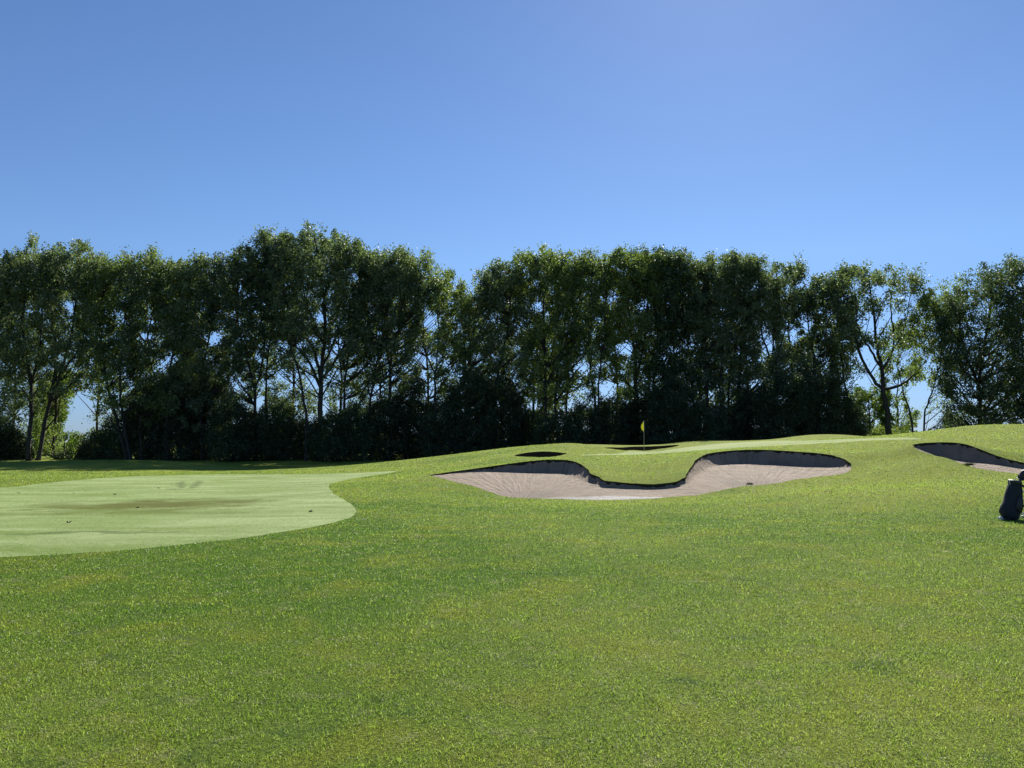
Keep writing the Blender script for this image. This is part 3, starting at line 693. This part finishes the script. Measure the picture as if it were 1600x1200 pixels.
for k, (cx, mt, lb) in enumerate(back):
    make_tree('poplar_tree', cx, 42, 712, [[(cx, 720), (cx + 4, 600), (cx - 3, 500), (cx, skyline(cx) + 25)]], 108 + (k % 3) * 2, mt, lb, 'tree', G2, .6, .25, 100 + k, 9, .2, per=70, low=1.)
# sunlit trees beyond the row
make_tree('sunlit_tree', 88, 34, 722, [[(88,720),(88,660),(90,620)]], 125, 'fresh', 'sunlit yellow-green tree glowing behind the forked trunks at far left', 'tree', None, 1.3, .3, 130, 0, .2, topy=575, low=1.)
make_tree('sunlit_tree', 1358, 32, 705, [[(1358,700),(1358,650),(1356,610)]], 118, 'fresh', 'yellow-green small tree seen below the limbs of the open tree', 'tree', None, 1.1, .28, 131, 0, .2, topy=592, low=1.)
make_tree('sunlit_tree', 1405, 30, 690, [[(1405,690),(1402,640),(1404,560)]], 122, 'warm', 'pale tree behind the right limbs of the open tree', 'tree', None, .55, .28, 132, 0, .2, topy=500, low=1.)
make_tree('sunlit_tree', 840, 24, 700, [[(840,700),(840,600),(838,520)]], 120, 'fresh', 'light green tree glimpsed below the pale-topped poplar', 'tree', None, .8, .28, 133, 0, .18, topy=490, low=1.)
# low far-off wood, added to cover the bright sky at the horizon
r_ = np.random.default_rng(77); nW = 1500; xs = r_.uniform(-420, 420, nW); yd = r_.uniform(330, 380, nW)
cw = np.stack([xs, yd, -1 + r_.random(nW) ** .7 * (5.5 + 2.2 * np.sin(xs * .05) + 1.2 * np.sin(xs * .13 + 1))], 1)
wv, wq, wa = leaves(cw, r_.uniform(1., 2.2, nW), 50, 1.1, r_)
tag(mesh_np('horizon_screen_wood', wv, wq, M_leaf['poplar'], None, False, {'rnd': wa}), 'low far-off belt of woodland added to hide the bright horizon behind the trunks', 'woodland', None, 'stuff')
# understorey
G3 = 'shrubs growing at the foot of the trees'
shr = [(-12,38,640,'shrub','dark shrub at the left frame edge under the first poplar'),(28,22,668,'shrub','shrub left of the straight trunk at far left'),(100,20,700,'shrub','low dark shrub right under the low sky gap'),(148,24,672,'shrub','shrub at the right end of the low sky gap'),
 (186,26,640,'dark','shrub behind the crossing slim trunks'),(232,30,612,'shrub','tall shrub right of the crossing slim trunks'),(276,32,590,'shrub','tall dark thicket shrub below the notch in the skyline'),(322,32,585,'shrub','tallest dark shrub of the left thicket'),(360,26,632,'shrub','shrub under the small sky holes left of the tallest tree'),
 (398,26,655,'shrub','shrub at the foot of the left-leaning poplar'),(432,22,630,'dark','roundish small shrub between two trunks left of the tallest tree'),(470,26,664,'shrub','shrub just left of the thickest trunk'),(520,28,650,'shrub','shrub just right of the thickest trunk'),(560,24,640,'dark','shrub under the right shoulder of the tallest tree'),
 (602,30,632,'shrub','shrub below the bump right of the tallest tree'),(650,30,600,'shrub','dark shrub left of the Y-forked poplar'),(694,26,640,'shrub','shrub at the foot of the Y-forked poplar'),(735,32,590,'shrub','dark tall shrub below the dip in the skyline'),(782,30,600,'shrub','tall shrub left of the small bunker'),
 (828,28,648,'dark','shrub directly above the small bunker'),(872,28,650,'shrub','shrub right of the small bunker'),(915,26,640,'shrub','shrub below the twin-stemmed poplar'),(960,28,628,'shrub','shrub just left of the flag'),(1005,28,630,'shrub','dark shrub directly behind the flag'),(1050,30,600,'shrub','shrub right of the flag'),
 (1095,30,640,'dark','shrub left under the cluster of parallel trunks'),(1135,28,645,'shrub','shrub in the middle under the cluster of parallel trunks'),(1180,30,615,'shrub','shrub right under the cluster of parallel trunks'),(1228,36,590,'shrub','big dark shrub above the right lobe of the large bunker'),(1278,36,585,'shrub','biggest dark shrub, right of the one above the bunker lobe'),(1320,24,630,'shrub','dark shrub left of the yellow-green small tree'),
 (1376,22,662,'warm','paler low shrub at the foot of the open tree'),(1408,22,668,'warm','pale leafy shrub between the open tree and the V stems'),(1452,20,668,'dark','low shrub at the foot of the V stems'),(1488,26,640,'dark','shrub at the left foot of the broad dark tree')]
for k, (cx, hw, ty, mt, lb) in enumerate(shr):
    if 200 < cx < 1340: ty -= 14; hw += 5
    dp = 101 if cx < 240 or cx > 1350 else 96 + (k % 4) * 1.6
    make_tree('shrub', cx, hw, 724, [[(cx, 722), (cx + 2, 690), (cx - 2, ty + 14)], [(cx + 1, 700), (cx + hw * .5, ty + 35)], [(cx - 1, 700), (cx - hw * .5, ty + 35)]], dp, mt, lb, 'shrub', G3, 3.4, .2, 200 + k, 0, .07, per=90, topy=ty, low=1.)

# ------------------------------------------------------------------ flag on the green
def plain(name, col, rough=.5, metal=0., bump=0., bs=40):
    m, nt = newmat(name); b = N(nt, 'ShaderNodeBsdfPrincipled')
    g = N(nt, 'ShaderNodeNewGeometry'); f = noise(nt, g.outputs['Position'], bs, 4, .6)
    c = mix(nt, mapr(nt, f, .3, .7), tuple(v * .8 for v in col), tuple(min(1, v * 1.15) for v in col)); nt.links.new(c, b.inputs['Base Color'])
    b.inputs['Roughness'].default_value = rough; b.inputs['Metallic'].default_value = metal
    if bump:
        bp = N(nt, 'ShaderNodeBump'); bp.inputs['Strength'].default_value = bump; bp.inputs['Distance'].default_value = .01
        nt.links.new(f, bp.inputs['Height']); nt.links.new(bp.outputs[0], b.inputs['Normal'])
    o = N(nt, 'ShaderNodeOutputMaterial'); nt.links.new(b.outputs[0], o.inputs['Surface']); return m
fl = ray_ground(1006.5, 704.8); fr = empty('golf_flag', tuple(fl)); tag(fr, 'yellow flag hanging limp on a thin pole on the far green', 'flag')
tb = Tubes(); tb.add([(0, 0, -.1), (0, 0, 1.0), (0, 0, 2.12)], [.016, .014, .012], 10); tb.add([(0, 0, 2.12), (0, 0, 2.15)], [.02, .012], 10)
tb.build('pole', plain('flag_pole', (.45, .45, .42), .4), fr)
def yf(nt):
    g = N(nt, 'ShaderNodeNewGeometry'); return mix(nt, noise(nt, g.outputs['Position'], 9, 3), (.62, .62, .08), (.75, .75, .2))
M_flag = leafy('yellow_cloth', yf, .5, .7, .2, (1, 1, .6))
nu, nvv = 14, 18; fv = []
for j in range(nvv + 1):
    t_ = j / nvv
    wdt = .2 * math.sin(math.pi * min(1, t_ * .78 + .1)) ** 1.1 * (1 if t_ < .85 else 1 - (t_ - .85) * 4.5)
    for i in range(nu + 1):
        s_ = i / nu
        fv.append((-.012 - wdt * s_, .045 * math.sin(s_ * 9 + t_ * 2) * (s_ + .15), 2.1 - .74 * t_ - .10 * s_ * (1 - t_)))
ii, jj = np.meshgrid(np.arange(nu), np.arange(nvv)); q0 = (jj * (nu + 1) + ii).ravel()
fo = mesh_np('cloth', np.array(fv), np.stack([q0, q0 + 1, q0 + nu + 2, q0 + nu + 1], 1), M_flag, fr, True)
md = fo.modifiers.new('thick', 'SOLIDIFY'); md.thickness = .003

# ------------------------------------------------------------------ golf bag on its stand
bd = 15.0
b0 = unproj(1577, 812, bd); b0[2] = float(ground_q(b0[0], b0[1]))
bag = empty('golf_bag', tuple(b0)); tag(bag, 'black golf stand bag propped on white legs on the grass at the right frame edge', 'golf bag')
k_ = bd / F
def bp_(px, py, dy=0.): return np.array(((px - 1577) * k_, dy, (812 - py) * k_))
M_fab = plain('black_nylon', (.012, .014, .024), .75, 0, .5, 60); M_fab2 = plain('black_trim', (.02, .02, .025), .5)
M_white = plain('white_metal', (.75, .75, .74), .35); M_navy = plain('navy_knit', (.03, .035, .09), .9, 0, .8, 120); M_steel = plain('steel_shaft', (.6, .6, .6), .25, 1.)
def loft(secs, name, mat, parent, sides=24, power=2.6):
    """secs: centre, half width along x, half depth along y, tilt"""
    Vv = []; m = len(secs)
    for (c, a, b, tl) in secs:
        for k in range(sides):
            an = 2 * math.pi * k / sides; ca, sa = math.cos(an), math.sin(an)
            x = a * math.copysign(abs(ca) ** (2 / power), ca); y_ = b * math.copysign(abs(sa) ** (2 / power), sa)
            Vv.append((c[0] + x * math.cos(tl), c[1] + y_, c[2] - x * math.sin(tl)))
    Fq = [(i * sides + k, i * sides + (k + 1) % sides, (i + 1) * sides + (k + 1) % sides, (i + 1) * sides + k) for i in range(m - 1) for k in range(sides)]
    Vv.append(tuple(secs[0][0])); Vv.append(tuple(secs[-1][0])); a0 = m * sides
    Tq = [(a0, (k + 1) % sides, k) for k in range(sides)] + [(a0 + 1, (m - 1) * sides + k, (m - 1) * sides + (k + 1) % sides) for k in range(sides)]
    return mesh_np(name, np.array(Vv), [np.array(Fq), np.array(Tq)], mat, parent, True)
loft([(bp_(1577, 811.5), .09, .10, .25), (bp_(1577.5, 808), .14, .12, .25), (bp_(1578.5, 801), .165, .135, .3), (bp_(1581, 793), .155, .13, .3), (bp_(1583.5, 784), .152, .125, .25), (bp_(1585.5, 774), .145, .12, .2), (bp_(1587, 766), .128, .115, .2), (bp_(1588, 759), .104, .11, .2), (bp_(1588.2, 757), .098, .11, .2)], 'body', M_fab, bag)
loft([(bp_(1588, 757.5), .103, .115, .2), (bp_(1588.6, 752.5), .105, .116, .2), (bp_(1588.7, 751.5), .094, .104, .2), (bp_(1588.3, 755), .09, .10, .2)], 'collar', M_fab2, bag)
loft([(bp_(1572, 810), .05, .08, .5), (bp_(1569, 803), .075, .10, .55), (bp_(1571, 796), .08, .10, .5), (bp_(1574.5, 787), .06, .10, .4), (bp_(1577, 776), .05, .09, .3), (bp_(1579, 768), .03, .07, .3)], 'lower_pocket', M_fab, bag, 18)
loft([(bp_(1576.5, 788), .02, .07, .3), (bp_(1577, 780), .04, .085, .25), (bp_(1579, 768), .04, .08, .2), (bp_(1581, 761), .02, .06, .2)], 'side_pocket', M_fab, bag, 18)
loft([(bp_(1586, 800, -.12), .05, .02, .25), (bp_(1586.5, 793, -.13), .065, .035, .25), (bp_(1588.5, 781, -.125), .06, .035, .2), (bp_(1589.5, 776, -.12), .04, .02, .2)], 'front_pocket', M_fab2, bag, 18)
loft([(bp_(1573, 812.3), .10, .09, .15), (bp_(1573, 810.5), .11, .10, .15), (bp_(1574, 809.5), .09, .09, .15)], 'base', M_fab2, bag, 18)
tb = Tubes(); tb.add([bp_(1558, 809.5, -.02), bp_(1562, 808.5, -.03), bp_(1569, 812.4, -.04)], [.02, .024, .016], 8); tb.build('foot_plate', M_white, bag)
for sgn in (-1, 1):
    tb = Tubes(); end = bp_(1622 if sgn < 0 else 1616, 0, .34 * sgn); end[2] = float(ground_q(b0[0] + end[0], b0[1] + end[1])) - b0[2] + .012
    start = bp_(1594, 764, .06 * sgn); tb.add([start, (start + end) / 2, end], [.011, .011, .011], 8); tb.add([end - (.03, 0, 0), end + (.04, 0, 0)], [.018, .016], 8)
    tb.build('leg', M_white, bag)
tb = Tubes(); tb.add([bp_(1591, 802), bp_(1600, 802.5), bp_(1610, 806, .1)], [.012, .011, .010], 8); tb.add([bp_(1592, 811, .02), bp_(1598, 806, .02), bp_(1612, 803, -.1)], [.010, .010, .010], 8)
tb.build('leg_brace', M_white, bag)
tb = Tubes(); tb.add(catmull([bp_(1595, 758, -.05), bp_(1601, 764, -.10), bp_(1604, 775, -.12), bp_(1600, 786, -.09), bp_(1597, 792, -.06)], 6, False), [.022] * 25, 8); tb.build('strap', M_fab2, bag)
tb = Tubes(); tb.add(catmull([bp_(1580, 758, -.03), bp_(1577.5, 755, -.04), bp_(1579.5, 751, -.03), bp_(1583, 751, -.02)], 6, False), [.007] * 19, 6); tb.build('handle', M_white, bag)
clubs = [((1585, 752.5), (1587, 742), .035, M_fab2, 'iron club leaning left in the golf bag, dark cover'), ((1590, 752), (1599, 741), .055, M_fab2, 'driver under a round black cover, nearest the camera in the golf bag'), ((1593, 753), (1602, 748), .05, M_navy, 'club under a navy knitted cover low on the right of the bag'), ((1589, 752), (1608, 738), .05, M_navy, 'club under a navy cover standing highest in the golf bag')]
for k, (a, e, rr_, mm, lb) in enumerate(clubs[1:]):
    p0 = b0 + bp_(a[0], a[1], -.05 + .05 * k); cr = empty('golf_club', tuple(p0)); tag(cr, lb, 'golf club', 'covered clubs in the golf bag')
    dv = bp_(e[0], e[1], -.05 + .06 * k) - bp_(a[0], a[1], -.05 + .05 * k)
    tb = Tubes(); tb.add([-(bp_(1588, 757) - bp_(1579, 806)) * .8, np.zeros(3), dv * .8], [.006, .006, .006], 8); tb.build('shaft', M_steel, cr)
    u_ = dv / np.linalg.norm(dv)
    tb = Tubes(); tb.add([dv * .35, dv * .55, dv * .8, dv * .8 + u_ * .06 , dv * .8 + u_ * .11 + np.array((.015, 0, -.01)), dv * .8 + u_ * .13 + np.array((.02, 0, -.015))], [rr_ * .45, rr_ * .5, rr_ * .85, rr_ * 1.05, rr_ * .75, rr_ * .1], 14); tb.build('head_cover', mm, cr)

# ------------------------------------------------------------------ small things lying about
M_dead = plain('dead_leaf', (.05, .03, .015), .8)
leaf_px = [(29,771,'dead leaf on the pale fairway near the left frame edge'),(115,771,'dead leaf on the pale fairway, second from the left'),(180,773,'dead leaf on the pale fairway straight above the brown patch'),(248,763,'dead leaf furthest away on the pale fairway'),(215,794,'dead leaf lying in the brown patch'),(485,800,'dead leaf near the curved right end of the fairway'),(108,817,'dead leaf nearest the camera on the pale fairway')]
for k, (px, py, lb) in enumerate(leaf_px):
    w = ray_ground(px, py); r = np.random.default_rng(300 + k); Vv = []
    for a in range(9):
        an = a / 9 * 2 * math.pi; rr_ = .036 * (1.2 if a % 2 else .7) + r.normal(0, .006); Vv.append((rr_ * math.cos(an) * 1.3, rr_ * math.sin(an), .02 + .02 * math.sin(an * 2 + k)))
    Vv.append((0, 0, .012)); Tq = [(9, a, (a + 1) % 9) for a in range(9)]
    o = mesh_np('fallen_leaf', np.array(Vv), np.array(Tq), M_dead, None, False); o.location = tuple(w); tag(o, lb, 'leaf', 'dead leaves on the fairway')
    m_ = o.modifiers.new('thick', 'SOLIDIFY'); m_.thickness = .004
M_sod = leafy('sod_clump', lambda nt: mix(nt, noise(nt, N(nt, 'ShaderNodeNewGeometry').outputs['Position'], 30), (.015, .03, .01), (.05, .07, .02)), .3, .8, .2)
for k, (px, py, sz, lb) in enumerate([(1515, 727.5, .16, 'dark grass clump on the sand edge of the right bunker'), (1172, 757.5, .10, 'dark sod clump on the front edge of the large bunker')]):
    w = ray_ground(px, py); r = np.random.default_rng(400 + k); n = 260
    B = np.stack([r.normal(0, sz * .45, n), r.normal(0, sz * .3, n), np.zeros(n)], 1); a = r.uniform(0, 6.28, n)
    side = np.stack([np.cos(a), np.sin(a), 0 * a], 1) * .007; tip = B + np.stack([B[:, 0] * .5 + r.normal(0, .02, n), B[:, 1] * .5 + r.normal(0, .02, n), r.uniform(.04, .13, n) * (sz / .16)], 1)
    Vv = np.stack([B - side, B + side, tip], 1).reshape(-1, 3); q1 = np.arange(n) * 3
    o = mesh_np('grass_clump', Vv, np.stack([q1, q1 + 1, q1 + 2], 1), M_sod); o.location = tuple(w); tag(o, lb, 'grass clump')
